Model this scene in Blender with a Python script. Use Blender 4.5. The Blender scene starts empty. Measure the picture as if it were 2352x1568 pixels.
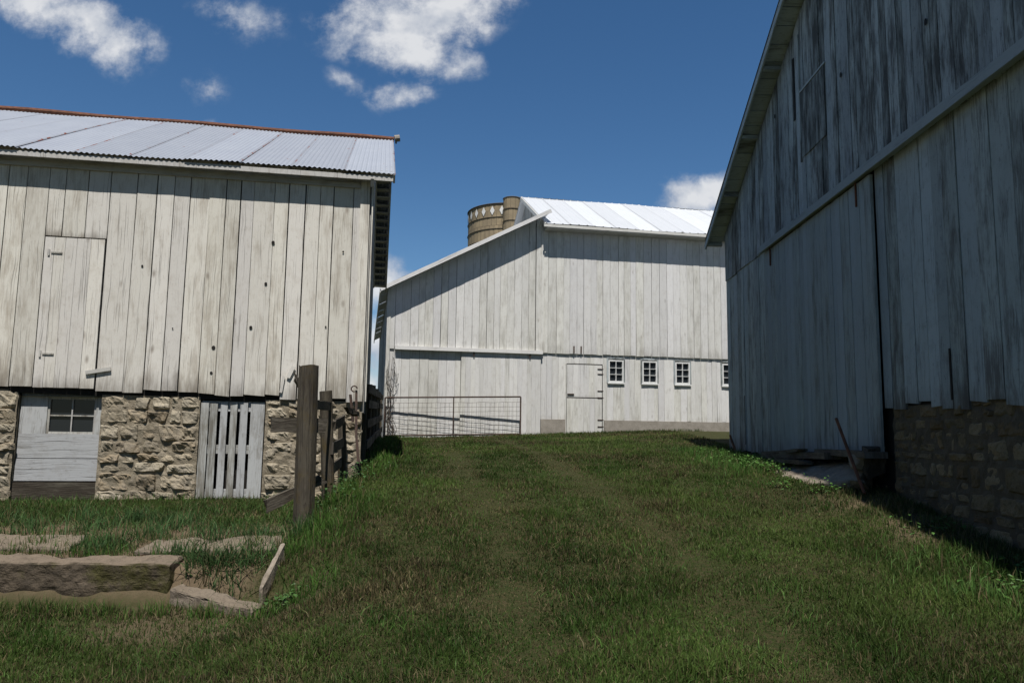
import bpy, math, random
import numpy as np
from mathutils import Vector, Matrix, noise
random.seed(7); rng=np.random.default_rng(11)
V=Vector
scene=bpy.context.scene
# ------------------------------------------------------------ node helpers
def newmat(name):
    m=bpy.data.materials.new(name); m.use_nodes=True
    nt=m.node_tree; nt.nodes.clear()
    return m,nt
def N(nt,t,**k):
    n=nt.nodes.new(t)
    for a,b in k.items():
        if a=='ins':
            for i,v in b.items():
                if isinstance(v,bpy.types.NodeSocket): nt.links.new(v,n.inputs[i])
                else: n.inputs[i].default_value=v
        else: setattr(n,a,b)
    return n
def mth(nt,op,a,b=0.0,c=None,clamp=False):
    n=N(nt,'ShaderNodeMath',operation=op,use_clamp=clamp)
    for i,v in enumerate([a,b] if c is None else [a,b,c]):
        if isinstance(v,bpy.types.NodeSocket): nt.links.new(v,n.inputs[i])
        else: n.inputs[i].default_value=v
    return n.outputs[0]
def mix(nt,f,a,b,bt='MIX'):
    n=N(nt,'ShaderNodeMix',data_type='RGBA',blend_type=bt)
    for i,v in ((0,f),(6,a),(7,b)):
        if isinstance(v,bpy.types.NodeSocket): nt.links.new(v,n.inputs[i])
        else: n.inputs[i].default_value=(v if i==0 else (*v,1))
    return n.outputs[2]
def mrange(nt,v,a,b,c=0.0,d=1.0):
    n=N(nt,'ShaderNodeMapRange',ins={0:v,1:a,2:b,3:c,4:d}); n.clamp=True
    return n.outputs[0]
def nz(nt,vec,scale,detail=4,rough=.55,mul=(1,1,1)):
    mp=N(nt,'ShaderNodeMapping',ins={0:vec}); mp.inputs[3].default_value=mul
    return N(nt,'ShaderNodeTexNoise',ins={'Vector':mp.outputs[0],'Scale':scale,'Detail':detail,'Roughness':rough}).outputs[0]
def out(nt,col,rough=.8,bump=None,bd=.003,spec=.3,metal=0.0):
    p=N(nt,'ShaderNodeBsdfPrincipled')
    for i,v in (('Base Color',col),('Roughness',rough),('Specular IOR Level',spec),('Metallic',metal)):
        if isinstance(v,bpy.types.NodeSocket): nt.links.new(v,p.inputs[i])
        else: p.inputs[i].default_value=((*v,1) if i=='Base Color' else v)
    if bump is not None:
        b=N(nt,'ShaderNodeBump',ins={'Height':bump,'Distance':bd,'Strength':1.0}); nt.links.new(b.outputs[0],p.inputs['Normal'])
    o=N(nt,'ShaderNodeOutputMaterial'); nt.links.new(p.outputs[0],o.inputs[0])
def wood(name,paint,bare,lo,hi,knots=1.0,dirt=(.2,.17,.13),crack=.6,var=.3,bd=.004,da=.35,foot=.5,gv=2.2):
    m,nt=newmat(name)
    uv0=N(nt,'ShaderNodeTexCoord').outputs['UV']
    # wobble the grain so that it bends like sawn timber
    wob=nz(nt,uv0,1,2,.5,(3,1.3,1))
    uv=N(nt,'ShaderNodeVectorMath',operation='ADD',ins={0:uv0,1:N(nt,'ShaderNodeCombineXYZ',ins={0:mth(nt,'MULTIPLY',mth(nt,'SUBTRACT',wob,.5),.09)}).outputs[0]}).outputs[0]
    t=N(nt,'ShaderNodeAttribute',attribute_name='tint'); sp=N(nt,'ShaderNodeSeparateColor',ins={0:t.outputs[0]})
    r,g2,bb=sp.outputs[0],sp.outputs[1],sp.outputs[2]
    grain=nz(nt,uv,1,6,.7,(60,gv,1)); patch=nz(nt,uv,1,5,.65,(6,1.4,1)); blot=nz(nt,uv,1,6,.7,(6,4.5,1)); fine=nz(nt,uv,1,3,.6,(130,14,1))
    s=mth(nt,'ADD',mth(nt,'MULTIPLY',grain,.4),mth(nt,'MULTIPLY',patch,.6))
    s=mth(nt,'ADD',s,mth(nt,'MULTIPLY',mth(nt,'SUBTRACT',g2,.5),.13))
    s=mth(nt,'ADD',s,mth(nt,'MULTIPLY',mrange(nt,bb,.8,1.0),.10*foot))
    mask=mrange(nt,s,lo,hi)
    col=mix(nt,mask,paint,bare)
    col=mix(nt,mth(nt,'MULTIPLY',mrange(nt,blot,.5,.72),da),col,dirt)
    cr=nz(nt,uv,1,3,.5,(95,.9,1))
    col=mix(nt,mth(nt,'MULTIPLY',mrange(nt,cr,.62,.70),crack),col,(.09,.08,.07))
    sc=nz(nt,uv,1,4,.7,(26,9,1))
    col=mix(nt,mth(nt,'MULTIPLY',mrange(nt,sc,.58,.68),crack*.8),col,bare)
    mp=N(nt,'ShaderNodeMapping',ins={0:uv}); mp.inputs[3].default_value=(5,2.2,1)
    vo=N(nt,'ShaderNodeTexVoronoi',ins={'Vector':mp.outputs[0],'Scale':1.0})
    vs=N(nt,'ShaderNodeSeparateColor',ins={0:vo.outputs['Color']})
    k=mth(nt,'MULTIPLY',mrange(nt,vo.outputs[0],.17,.04),mth(nt,'GREATER_THAN',vs.outputs[0],.62))
    col=mix(nt,mth(nt,'MULTIPLY',k,knots*.6),col,(.15,.11,.08))
    ft=mrange(nt,mth(nt,'ADD',bb,mth(nt,'MULTIPLY',mth(nt,'SUBTRACT',patch,.5),.22)),.92,1.06)
    col=mix(nt,mth(nt,'MULTIPLY',ft,foot),col,(.10,.085,.07))
    br=mth(nt,'ADD',mth(nt,'MULTIPLY',r,var),1-var*.6)
    cb=N(nt,'ShaderNodeCombineColor',ins={0:br,1:br,2:mth(nt,'ADD',br,mth(nt,'MULTIPLY',mth(nt,'SUBTRACT',g2,.5),-.06))}).outputs[0]
    col=mix(nt,1.0,col,cb,'MULTIPLY')
    h=mth(nt,'ADD',mth(nt,'SUBTRACT',grain,mth(nt,'MULTIPLY',mrange(nt,cr,.6,.72),.8)),mth(nt,'MULTIPLY',k,.6)); h=mth(nt,'ADD',h,mth(nt,'MULTIPLY',fine,.3))
    out(nt,col,.85,h,bd,.15)
    return m
def simple(name,a,b,scale=6,rough=.8,bd=.01,detail=6,metal=0.0,c=None,lo=.35,hi=.65,spec=.3,mul=(1,1,1),clo=.52,top=None):
    m,nt=newmat(name); oc=N(nt,'ShaderNodeTexCoord').outputs['Object']
    n1=nz(nt,oc,scale,detail,.65,mul); n2=nz(nt,oc,scale*7,4,.7); col=mix(nt,mrange(nt,n1,lo,hi),a,b)
    if c is not None: col=mix(nt,mrange(nt,nz(nt,oc,scale*.35,6,.75),clo,clo+.12),col,c)
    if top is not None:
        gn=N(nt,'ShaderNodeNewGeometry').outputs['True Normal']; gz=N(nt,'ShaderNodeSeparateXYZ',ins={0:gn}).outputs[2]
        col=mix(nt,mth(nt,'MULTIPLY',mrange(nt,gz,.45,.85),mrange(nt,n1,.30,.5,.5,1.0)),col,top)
    col=mix(nt,mth(nt,'MULTIPLY',mrange(nt,n2,.5,.7),.4),col,tuple(q*.5 for q in a))
    out(nt,col,rough,mth(nt,'ADD',n1,mth(nt,'MULTIPLY',n2,.35)),bd,spec,metal); return m
def tintmat(name,a,b,scale,c=None,bd=.01,rough=.95,var=.5,d=None):
    m,nt=newmat(name); oc=N(nt,'ShaderNodeTexCoord').outputs['Object']
    t=N(nt,'ShaderNodeAttribute',attribute_name='tint'); sp=N(nt,'ShaderNodeSeparateColor',ins={0:t.outputs[0]})
    n1=nz(nt,oc,scale,8,.75); n2=nz(nt,oc,scale*6,5,.75); n3=nz(nt,oc,scale*.5,6,.8)
    col=mix(nt,mrange(nt,n1,.35,.65),a,b)
    if c is not None: col=mix(nt,mrange(nt,sp.outputs[1],.5,1.0),col,c)
    if d is not None: col=mix(nt,mth(nt,'MULTIPLY',mrange(nt,n3,.47,.62),.75),col,d)
    col=mix(nt,mth(nt,'MULTIPLY',mrange(nt,n2,.50,.64),.5),col,tuple(q*.4 for q in a))
    br=mth(nt,'ADD',mth(nt,'MULTIPLY',sp.outputs[0],var),1-var*.6)
    cb=N(nt,'ShaderNodeCombineColor',ins={0:br,1:br,2:br}).outputs[0]
    col=mix(nt,1.0,col,cb,'MULTIPLY')
    out(nt,col,rough,mth(nt,'ADD',n1,mth(nt,'MULTIPLY',n2,.5)),bd,.1)
    return m
M={}
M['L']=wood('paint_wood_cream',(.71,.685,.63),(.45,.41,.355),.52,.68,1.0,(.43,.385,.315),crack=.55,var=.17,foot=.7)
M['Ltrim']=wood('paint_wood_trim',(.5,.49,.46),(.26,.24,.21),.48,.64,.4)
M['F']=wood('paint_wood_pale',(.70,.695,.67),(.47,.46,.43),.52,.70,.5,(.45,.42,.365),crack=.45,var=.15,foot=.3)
M['R']=wood('paint_wood_shade_tone',(.42,.475,.485),(.17,.175,.175),.51,.64,.5,(.19,.20,.195),crack=.7,var=.32,foot=.6)  # right barn paints, upper and door too: bluish shade put into the colour
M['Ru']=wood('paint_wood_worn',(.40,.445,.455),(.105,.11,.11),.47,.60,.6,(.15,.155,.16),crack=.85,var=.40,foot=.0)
M['Rd']=wood('paint_wood_door',(.36,.41,.43),(.20,.21,.21),.53,.68,.2,crack=.3,var=.16,da=.2)
M['Lp']=wood('paint_wood_bluegrey',(.46,.47,.47),(.20,.19,.17),.48,.63,.3,crack=.7,var=.25,foot=.7)
M['old']=wood('weathered_wood',(.15,.135,.11),(.06,.05,.04),.42,.58,.5,(.045,.04,.03),crack=.9,var=.5,bd=.012,gv=5)
M['post']=wood('mossy_post_wood',(.12,.105,.08),(.055,.045,.035),.42,.6,.3,(.12,.085,.025),crack=.9,var=.25,bd=.012,da=.7,gv=5)
M['dark']=simple('dark_void',(.012,.011,.01),(.02,.018,.016),3)
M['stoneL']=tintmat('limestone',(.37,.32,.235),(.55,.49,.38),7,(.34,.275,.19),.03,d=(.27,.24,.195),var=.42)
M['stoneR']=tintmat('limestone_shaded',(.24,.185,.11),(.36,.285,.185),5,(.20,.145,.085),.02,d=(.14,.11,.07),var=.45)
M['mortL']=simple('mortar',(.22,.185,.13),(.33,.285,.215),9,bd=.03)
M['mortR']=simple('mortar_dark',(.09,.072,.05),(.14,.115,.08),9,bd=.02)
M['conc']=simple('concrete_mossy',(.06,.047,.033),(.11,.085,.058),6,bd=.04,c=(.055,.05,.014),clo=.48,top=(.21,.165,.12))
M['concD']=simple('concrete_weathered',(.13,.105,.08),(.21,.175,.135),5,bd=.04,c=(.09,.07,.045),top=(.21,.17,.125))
M['concF']=simple('concrete_footing',(.26,.235,.20),(.35,.32,.28),5,bd=.01)
M['concR']=simple('concrete_broken',(.24,.20,.155),(.34,.29,.23),5,bd=.02,c=(.15,.12,.085))
M['rust']=simple('rust_metal',(.10,.045,.028),(.22,.09,.05),12,bd=.003)
M['iron']=simple('dark_iron',(.05,.04,.035),(.10,.06,.045),20,bd=.002)
M['fwhite']=simple('white_frame',(.70,.71,.70),(.78,.78,.77),6,bd=.001)
m,nt=newmat('window_glass'); out(nt,(.02,.024,.028),.12,spec=.6); M['glass']=m
def metal(name,base,base2,rust,amt,rough,met):
    m,nt=newmat(name); uv=N(nt,'ShaderNodeTexCoord').outputs['UV']
    t=N(nt,'ShaderNodeAttribute',attribute_name='tint'); sp=N(nt,'ShaderNodeSeparateColor',ins={0:t.outputs[0]})
    n1=nz(nt,uv,1,5,.6,(2.5,1.2,1)); n2=nz(nt,uv,1,6,.7,(6,3.5,1))
    col=mix(nt,n1,base,base2)
    br=mth(nt,'ADD',mth(nt,'MULTIPLY',sp.outputs[0],.14),.9)
    cb=N(nt,'ShaderNodeCombineColor',ins={0:br,1:br,2:br}).outputs[0]; col=mix(nt,1.0,col,cb,'MULTIPLY')
    ed=mth(nt,'POWER',sp.outputs[1],2.0)
    col=mix(nt,mth(nt,'MULTIPLY',ed,.40),col,(.16,.15,.15))
    e=mth(nt,'MULTIPLY',ed,.16)
    col=mix(nt,mrange(nt,mth(nt,'ADD',n2,e),amt,amt+.04),col,rust)
    out(nt,col,rough,n1,.002,.4,met); return m
M['roofL']=metal('galvanised_sheet',(.33,.36,.42),(.42,.45,.50),(.22,.075,.045),.66,.6,.1)
M['roofF']=metal('white_sheet_roof',(.60,.63,.66),(.68,.70,.73),(.4,.35,.3),1.3,.5,.0)
# ------------------------------------------------------------ mesh collector
class MB:
    def __init__(s): s.v=[];s.f=[];s.uv=[];s.c=[]
    def face(s,pts,uvs,col):
        b=len(s.v); s.v+= [tuple(p) for p in pts]; s.f.append(tuple(range(b,b+len(pts)))); s.uv+=list(uvs)
        s.c+= col if isinstance(col,list) else [col]*len(pts)
    def grid(s,P,UVs,col,colf=None):
        nr,nc=len(P),len(P[0]); b=len(s.v)
        for r in P: s.v+=[tuple(p) for p in r]
        for i in range(nr-1):
            for j in range(nc-1):
                q=((i,j),(i,j+1),(i+1,j+1),(i+1,j)); s.f.append(tuple(b+a*nc+c for a,c in q))
                for a,c in q:
                    s.uv.append(UVs[a][c] if UVs else (0,0)); s.c.append(col if colf is None else colf(a,c))
    def build(s,name,mat,parent=None,smooth=False):
        me=bpy.data.meshes.new(name); me.from_pydata(s.v,[],s.f)
        u=me.uv_layers.new(name='UVMap'); u.data.foreach_set('uv',np.array(s.uv,dtype=np.float32).ravel())
        a=me.color_attributes.new('tint','FLOAT_COLOR','CORNER')
        a.data.foreach_set('color',np.array([(c[0],c[1],c[2] if len(c)>2 else 0,1) for c in s.c],dtype=np.float32).ravel())
        if smooth: me.polygons.foreach_set('use_smooth',[True]*len(me.polygons))
        me.materials.append(mat); me.update()
        o=bpy.data.objects.new(name,me); scene.collection.objects.link(o)
        if parent: o.parent=parent
        return o
def rc(): return (random.random(),random.random())
class Fr:
    def __init__(s,O,R,Nn): s.O=V(O); s.R=V(R).normalized(); s.N=V(Nn).normalized()
    def p(s,x,z,d=0): return s.O+s.R*x+s.N*d+V((0,0,z))
def board(mb,fr,x0,x1,b0,b1,t0,t1,d0,d1,col=None,horiz=False,bow=0.0):
    col=col or rc(); ou,ov=random.uniform(0,50),random.uniform(0,50)
    fc=[(x0,b0),(x1,b1),(x1,t1),(x0,t0)]; C=[(*col[:2],0 if horiz else k) for k in (1,1,0,0)]
    dd=[d1+random.uniform(-bow,bow) for _ in range(4)]
    F=[fr.p(x,z,dd[i]) for i,(x,z) in enumerate(fc)]; B=[fr.p(x,z,d0) for x,z in fc]
    U=[((z+ou,x+ov) if horiz else (x+ou,z+ov)) for x,z in fc]
    mb.face(F,U,C)
    for i in range(4):
        j=(i+1)%4
        mb.face([F[i],B[i],B[j],F[j]],[U[i],(U[i][0]+.02,U[i][1]),(U[j][0]+.02,U[j][1]),U[j]],[C[i],C[i],C[j],C[j]])
def box(mb,fr,x0,x1,z0,z1,d0,d1,col=None,horiz=False):
    board(mb,fr,x0,x1,z0,z0,z1,z1,d0,d1,col,horiz)
    a=[fr.p(x0,z0,d0),fr.p(x1,z0,d0),fr.p(x1,z1,d0),fr.p(x0,z1,d0)]
    mb.face(a,[(0,0),(.1,0),(.1,.1),(0,.1)],col or (.5,.5))
def siding(mb,fr,x0,x1,zb,zt,wmin=.18,wmax=.29,gap=(.003,.012),d=0.0,th=.025,jb=.02,jit=.005):
    x=x0
    while x<x1-.02:
        w=random.uniform(wmin,wmax)
        if x+w>x1-.08: w=x1-x
        g=random.uniform(*gap); g2=g
        if random.random()<.10: g*=2.0
        if random.random()<.3: g2=g*random.uniform(.2,1.8)
        dj=random.uniform(-jit,jit); jj=random.uniform(-jb,jb); ln=random.uniform(-.004,.004)
        ou,ov=random.uniform(0,50),random.uniform(0,50); col=rc()
        xb0,xb1,xt0,xt1=x+ln,x+w-g,x-ln*.5,x+w-g2
        fc=[(xb0,zb(x)+jj),(xb1,zb(x+w)+jj+random.uniform(-jb,jb)*.4),(xt1,zt(x+w)),(xt0,zt(x))]
        C=[(*col,k) for k in(1,1,0,0)]; dd=[d+th+dj+random.uniform(-.003,.003) for _ in range(4)]
        F=[fr.p(a,b,dd[i]) for i,(a,b) in enumerate(fc)]; B=[fr.p(a,b,d-.01) for a,b in fc]; U=[(a+ou,b+ov) for a,b in fc]
        mb.face(F,U,C)
        for i in range(4):
            j=(i+1)%4; mb.face([F[i],B[i],B[j],F[j]],[U[i],(U[i][0]+.02,U[i][1]),(U[j][0]+.02,U[j][1]),U[j]],[C[i],C[i],C[j],C[j]])
        x+=w
def beam(mb,p,q,w,h,up=V((0,0,1)),col=None,jag=0.0):
    p=V(p);q=V(q);a=(q-p); L=a.length; a.normalize(); s=a.cross(up)
    if s.length<1e-3: s=V((1,0,0))
    s.normalize(); u=s.cross(a).normalized(); col=col or rc(); o=random.uniform(0,50)
    n=5; rings=[]
    for i in range(n+1):
        c=p+a*(L*i/n)+s*random.uniform(-.01,.01)*(jag>0); jw=1+random.uniform(-jag,jag); jh=1+random.uniform(-jag,jag)
        rings.append([c+s*w/2*jw*k1+u*h/2*jh*k2+a*(random.uniform(-jag,jag)*.3 if i in(0,n) else 0) for k1,k2 in((-1,-1),(1,-1),(1,1),(-1,1))])
    for i in range(n):
        for k in range(4):
            l=(k+1)%4; ww=w if k%2==0 else h
            mb.face([rings[i][k],rings[i][l],rings[i+1][l],rings[i+1][k]],[(o+k*.3,o+L*i/n),(o+k*.3+ww,o+L*i/n),(o+k*.3+ww,o+L*(i+1)/n),(o+k*.3,o+L*(i+1)/n)],col)
    for r in (rings[0],rings[-1]): mb.face(r,[(o,o),(o+w,o),(o+w,o+h*.1),(o,o+h*.1)],col)
def tube(mb,pts,r0,r1=None,seg=8,wob=0.0,cap=True,col=None):
    r1=r0 if r1 is None else r1; col=col or rc(); o=random.uniform(0,50); n=len(pts); P=[];U=[]
    ph=[random.uniform(-1,1) for _ in range(seg)]
    for i,p in enumerate(pts):
        p=V(p); a=(V(pts[min(i+1,n-1)])-V(pts[max(i-1,0)])).normalized()
        s=a.cross(V((.3,1,.1))); s.normalize(); u=s.cross(a); r=r0+(r1-r0)*i/(n-1)
        row=[];ru=[]
        for k in range(seg+1):
            kk=k%seg; an=2*math.pi*kk/seg; rr=r*(1+wob*ph[kk]+wob*.6*noise.noise(p*4+V((kk,0,0))))
            dz=a*(wob*.6*ph[(kk*3)%seg]*r*2 if (i==n-1) else 0)
            row.append(p+s*math.cos(an)*rr+u*math.sin(an)*rr+dz); ru.append((o+k*2*math.pi*r/seg,o+p.z+p.x*.3+p.y*.3))
        P.append(row);U.append(ru)
    mb.grid(P,U,col)
    if cap:
        for row,ru in((P[0],U[0]),(P[-1],U[-1])): mb.face(row[:-1],ru[:-1],col)
def empty(name):
    e=bpy.data.objects.new(name,None); e.empty_display_size=.3; scene.collection.objects.link(e); return e
def stones(fr,x0,x1,z0,z1,name,mat,mort,parent,dbase=-.06,prot=.07,hmax=.24,wmax=.55,seed=1,rough=.03,sharp=12,gj=(.006,.014),res=.03,cjit=1.0):
    rs=random.Random(seed); mb=MB(); rects=[]
    def split(a,b,c,d,first=True):
        w,h=b-a,d-c
        if w>1.5 and first:
            k=a+w*rs.uniform(.35,.65); split(a,k,c,d);split(k,b,c,d);return
        if h>hmax*rs.uniform(.6,1.35):
            k=c+h*rs.uniform(.3,.7); split(a,b,c,k,False);split(a,b,k,d,False);return
        if w>wmax*rs.uniform(.5,1.35) or w>h*4:
            k=a+w*rs.uniform(.3,.7); split(a,k,c,d,False);split(k,b,c,d,False);return
        rects.append((a,b,c,d))
    split(x0,x1,z0,z1)
    for a,b,c,d in rects:
        g=rs.uniform(*gj); nx,nzn=max(6,int((b-a)/res)),max(6,int((d-c)/res)); pr=prot*rs.uniform(.4,1.25)
        off=V((rs.uniform(0,99),rs.uniform(0,99),0)); tx,tz=rs.uniform(-.35,.35),rs.uniform(-.35,.35); P=[];U=[]
        cj=[(rs.uniform(-.03,.03)*cjit,rs.uniform(-.025,.025)*cjit) for _ in range(4)]
        pl=[(rs.uniform(-1,1),rs.uniform(-1,1),rs.uniform(.35,.9)) for _ in range(4)]
        for j in range(nzn+1):
            row=[];ru=[]
            for i in range(nx+1):
                A=2*i/nx-1;B=2*j/nzn-1; A=math.copysign(abs(A)**.75,A);B=math.copysign(abs(B)**.75,B)
                fa,fb=(A+1)/2,(B+1)/2
                wx=sum(cj[q][0]*w_ for q,w_ in enumerate(((1-fa)*(1-fb),fa*(1-fb),fa*fb,(1-fa)*fb)))
                wz=sum(cj[q][1]*w_ for q,w_ in enumerate(((1-fa)*(1-fb),fa*(1-fb),fa*fb,(1-fa)*fb)))
                k=max(abs(A),abs(B))
                x=(a+b)/2+A*(b-a-2*g)/2*(1-.07*abs(B)**6)+wx; z=(c+d)/2+B*(d-c-2*g)/2*(1-.09*abs(A)**6)+wz
                q=V((x*7,z*7,0))+off
                prof=1-k**sharp
                h=1.0
                for px_,pz_,l in pl: h=min(h,l+.6-(A*px_+B*pz_)*.45)
                dp=dbase+pr*prof*h*(1+tx*A+tz*B)+rough*prof*noise.fractal(q,.6,2.1,6)
                x+=.012*noise.noise(q*1.4+V((7,0,0))); z+=.012*noise.noise(q*1.4+V((0,9,0)))
                row.append(fr.p(x,z,dp)); ru.append((x,z))
            P.append(row);U.append(ru)
        mb.grid(P,U,(rs.random(),rs.random()))
    mb.build(name,mat,parent,False)
    mm=MB(); nX=int((x1-x0)/.05);nZ=int((z1-z0)/.05)
    mm.grid([[fr.p(x0+(x1-x0)*i/nX,z0+(z1-z0)*j/nZ,dbase+.014+.018*noise.fractal(V((i*.4,j*.4,seed)),.8,2,3)) for i in range(nX+1)] for j in range(nZ+1)],None,(.5,.5))
    box(mm,fr,x0,x1,z0,z1,dbase-.35,dbase-.03); mm.build(name+'_mortar',mort,parent)
def corr_roof(name,mat,parent,fr,x0,x1,d0,z0,d1,z1,period=.07,amp=.009,sheet=.72,rows=6,rib=False):
    mb=MB(); x=x0; L=math.hypot(d1-d0,z1-z0); k=0
    while x<x1-.01:
        xe=min(x+sheet,x1); n=max(3,int((xe-x)/(period/8))); col=random.random(); P=[];U=[]; ou=random.uniform(0,9)
        lift=.005*(k%2); ej=random.uniform(-.012,.012)
        for j in range(rows+1):
            f=j/rows; row=[];ru=[]
            for i in range(n+1):
                xx=x+(xe-x+.03)*i/n; sag=.014*math.sin(xx*1.3+f*3)
                if rib: ph=((xx/period)%1); w=amp*(1 if ph<.14 else 0)
                else: w=amp*math.sin(2*math.pi*xx/period)
                row.append(fr.p(xx,z0+(z1-z0)*f+w+lift+sag,d0+(d1-d0)*f+ej*(1-f))); ru.append((xx+ou,f*L+ou))
            P.append(row);U.append(ru)
        def cf(a,c,n=n,col=col):
            e=max(0,1-min(c,n-c)/(n*.09)); return (col,e)
        mb.grid(P,U,None,cf); x=xe; k+=1
    mb.build(name,mat,parent,False)
# ------------------------------------------------------------ terrain height
TAB=rng.random((256,256))
def vnoise(x,y):
    x=np.asarray(x,float);y=np.asarray(y,float); xi=np.floor(x).astype(int);yi=np.floor(y).astype(int);fx=x-xi;fy=y-yi
    fx=fx*fx*(3-2*fx);fy=fy*fy*(3-2*fy)
    a=TAB[xi%256,yi%256];b=TAB[(xi+1)%256,yi%256];c=TAB[xi%256,(yi+1)%256];d=TAB[(xi+1)%256,(yi+1)%256]
    return (a*(1-fx)+b*fx)*(1-fy)+(c*(1-fx)+d*fx)*fy
def fbm(x,y,o=4):
    s=0;a=.5
    for i in range(o): s=s+a*vnoise(x*2**i+17*i,y*2**i+5*i); a*=.5
    return s
def sst(t): t=np.clip(t,0,1); return t*t*(3-2*t)
def G(x,y):
    x=np.asarray(x,float);y=np.asarray(y,float)
    ramp=np.interp(y,[-60,0,4,7.3,9.3,12,15,18,22,30,70,600],[-.5,0,.36,.70,.95,1.17,1.36,1.49,1.61,1.64,1.2,0])
    low=np.interp(y,[-60,0,4.5,6.42,6.62,7,10.5,30,60],[-.5,0,.10,.22,.50,.52,.68,1.2,1.2])
    xa=np.interp(y,[4,6,8,11,11.8,14,20],[-2.4,-2.0,-2.3,-2.45,-3.2,-9,-20]); wd=np.interp(y,[4,6,8],[1.6,.9,.5])
    w=sst((x-xa)/wd); z=low*(1-w)+ramp*w
    z=z+.13*sst((x-2.8)/1.3)*np.exp(-((y-8.6)/2.6)**2)
    z=z+.038*np.clip(x,-5,5)*sst((y-14)/8)
    z=z+.05*(fbm(x*.6,y*.6)-.5)+.02*(fbm(x*2.5+9,y*2.5)-.5)
    return z
def Gs(x,y): return float(G(x,y))
def axis(lo,hi,step,far,n):
    c=list(np.arange(lo,hi+1e-6,step)); o=[(k/n)**2.2*(far) for k in range(1,n+1)]
    return np.array([lo-q for q in reversed(o)]+c+[hi+q for q in o])
xs=axis(-9,7,.1,500,26); ys=axis(-2,24,.1,500,26)
X,Y=np.meshgrid(xs,ys); Z=G(X,Y)
def dirtw(x,y):
    n=fbm(x*1.3+3,y*1.3)
    d=sst((y-6.35)/.2)*sst((9.3-y)/1.2)*sst((-1.95-x)/.3)*sst((n-.27)/.15)
    e=sst((x-3.2)/.7)*sst((9.6-y)/.8)*sst((y-6.3)/1)*.8*sst((n-.35)/.2)
    c=sst((x+3.2)/.4)*sst((-1.2-x)/.4)*sst((y-5.3)/.3)*sst((6.5-y)/.2)*.6
    return np.maximum(np.maximum(d,e),c)
def track(x,y):
    c=np.interp(y,[3,8,14,22],[1.0,.55,-.35,-1.6])
    return np.exp(-((x-c-.75)/.26)**2)+np.exp(-((x-c+.75)/.26)**2)
me=bpy.data.meshes.new('ground'); nr,nc=X.shape
vv=np.stack([X,Y,Z],-1).reshape(-1,3)
ii=(np.arange(nr-1)[:,None]*nc+np.arange(nc-1)[None,:]).ravel()
ff=np.stack([ii,ii+1,ii+nc+1,ii+nc],-1)
me.from_pydata(vv.tolist(),[],ff.tolist())
ca=me.color_attributes.new('dirt','FLOAT_COLOR','POINT'); dw=dirtw(X,Y).ravel()
ca.data.foreach_set('color',np.stack([dw,dw,dw,np.ones_like(dw)],-1).astype(np.float32).ravel())
me.polygons.foreach_set('use_smooth',[True]*len(me.polygons))
m,nt=newmat('ground_turf'); oc=N(nt,'ShaderNodeTexCoord').outputs['Object']
a=N(nt,'ShaderNodeAttribute',attribute_name='dirt').outputs['Fac']
g=mix(nt,nz(nt,oc,1.2,5,.6),(.024,.036,.010),(.05,.055,.02)); g=mix(nt,mrange(nt,nz(nt,oc,22,4,.7),.45,.7),g,(.075,.058,.03))
dd=mix(nt,nz(nt,oc,9,6,.7),(.10,.07,.045),(.21,.16,.105))
out(nt,mix(nt,a,g,dd),.95,nz(nt,oc,30,6,.7),.02,.1)
me.materials.append(m); o=bpy.data.objects.new('ground',me); scene.collection.objects.link(o)
# ============================================================ LEFT BARN
LB=empty('wooden_barn'); L=Fr((-2.12,11,0),(-.985,-.172,0),(.172,-.985,0)); LE=Fr((-2.12,11,0),(-.172,.985,0),(.985,.172,0))
zb=lambda s:2.06+.023*s; zt=lambda s:5.42
mb=MB()
siding(mb,L,.02,3.54,zb,zt,gap=(.007,.018),jb=.03); siding(mb,L,4.32,12,zb,zt,gap=(.006,.016),jb=.03)
siding(mb,L,3.54,4.32,lambda s:4.215,zt,.25,.3,jb=.004,gap=(.005,.012))
siding(mb,L,3.555,4.31,lambda s:2.15,lambda s:4.195,.11,.19,gap=(.003,.006),d=-.002,jb=.003,jit=.001)
mb.build('siding',M['L'],LB)
mb=MB(); beam(mb,L.p(3.35,2.42,.045),L.p(3.66,2.36,.045),.02,.05); mb.build('door_batten',M['Ltrim'],LB)
mb=MB(); zte=lambda x:(5.42+.505*x if x<4 else 5.42+.505*(8-x))
siding(mb,LE,.02,4,lambda s:1.9,zte); siding(mb,LE,4,8,lambda s:1.9,zte); mb.build('end_siding',M['Ltrim'],LB)
mb=MB(); box(mb,L,0,.13,2.05,5.3,.034,.052); box(mb,LE,-.052,.09,2.05,5.3,.034,.052); mb.build('corner_boards',M['L'],LB)
mb=MB(); box(mb,L,0.14,12,5.16,5.32,.036,.06,horiz=True); mb.build('frieze_board',M['Ltrim'],LB)
mb=MB()
mb.face([L.p(.03,2.0,-.03),L.p(12,2.2,-.03),L.p(12,5.4,-.03),L.p(.03,5.4,-.03)],[(0,0)]*4,(.5,.5))
mb.face([L.p(.03,.2,-.5),L.p(12,.2,-.5),L.p(12,2.2,-.5),L.p(.03,2.2,-.5)],[(0,0)]*4,(.5,.5))
mb.face([LE.p(.03,.2,-.03),LE.p(8,.2,-.03),LE.p(8,5.4,-.03),LE.p(4,7.4,-.03),LE.p(.03,5.4,-.03)],[(0,0)]*5,(.5,.5))
mb.face([L.p(.03,2.04,-.035),L.p(12,2.04,-.035),L.p(12,2.04,-.5),L.p(.03,2.04,-.5)],[(0,0)]*4,(.5,.5))
mb.build('interior_dark',M['dark'],LB)
mb=MB(); box(mb,L,0,12,.3,5.4,-8.0,-7.95); box(mb,L,11.95,12,.3,5.4,-7.9,-.1); mb.build('rear_walls',M['Ltrim'],LB)
mb=MB()
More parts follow.
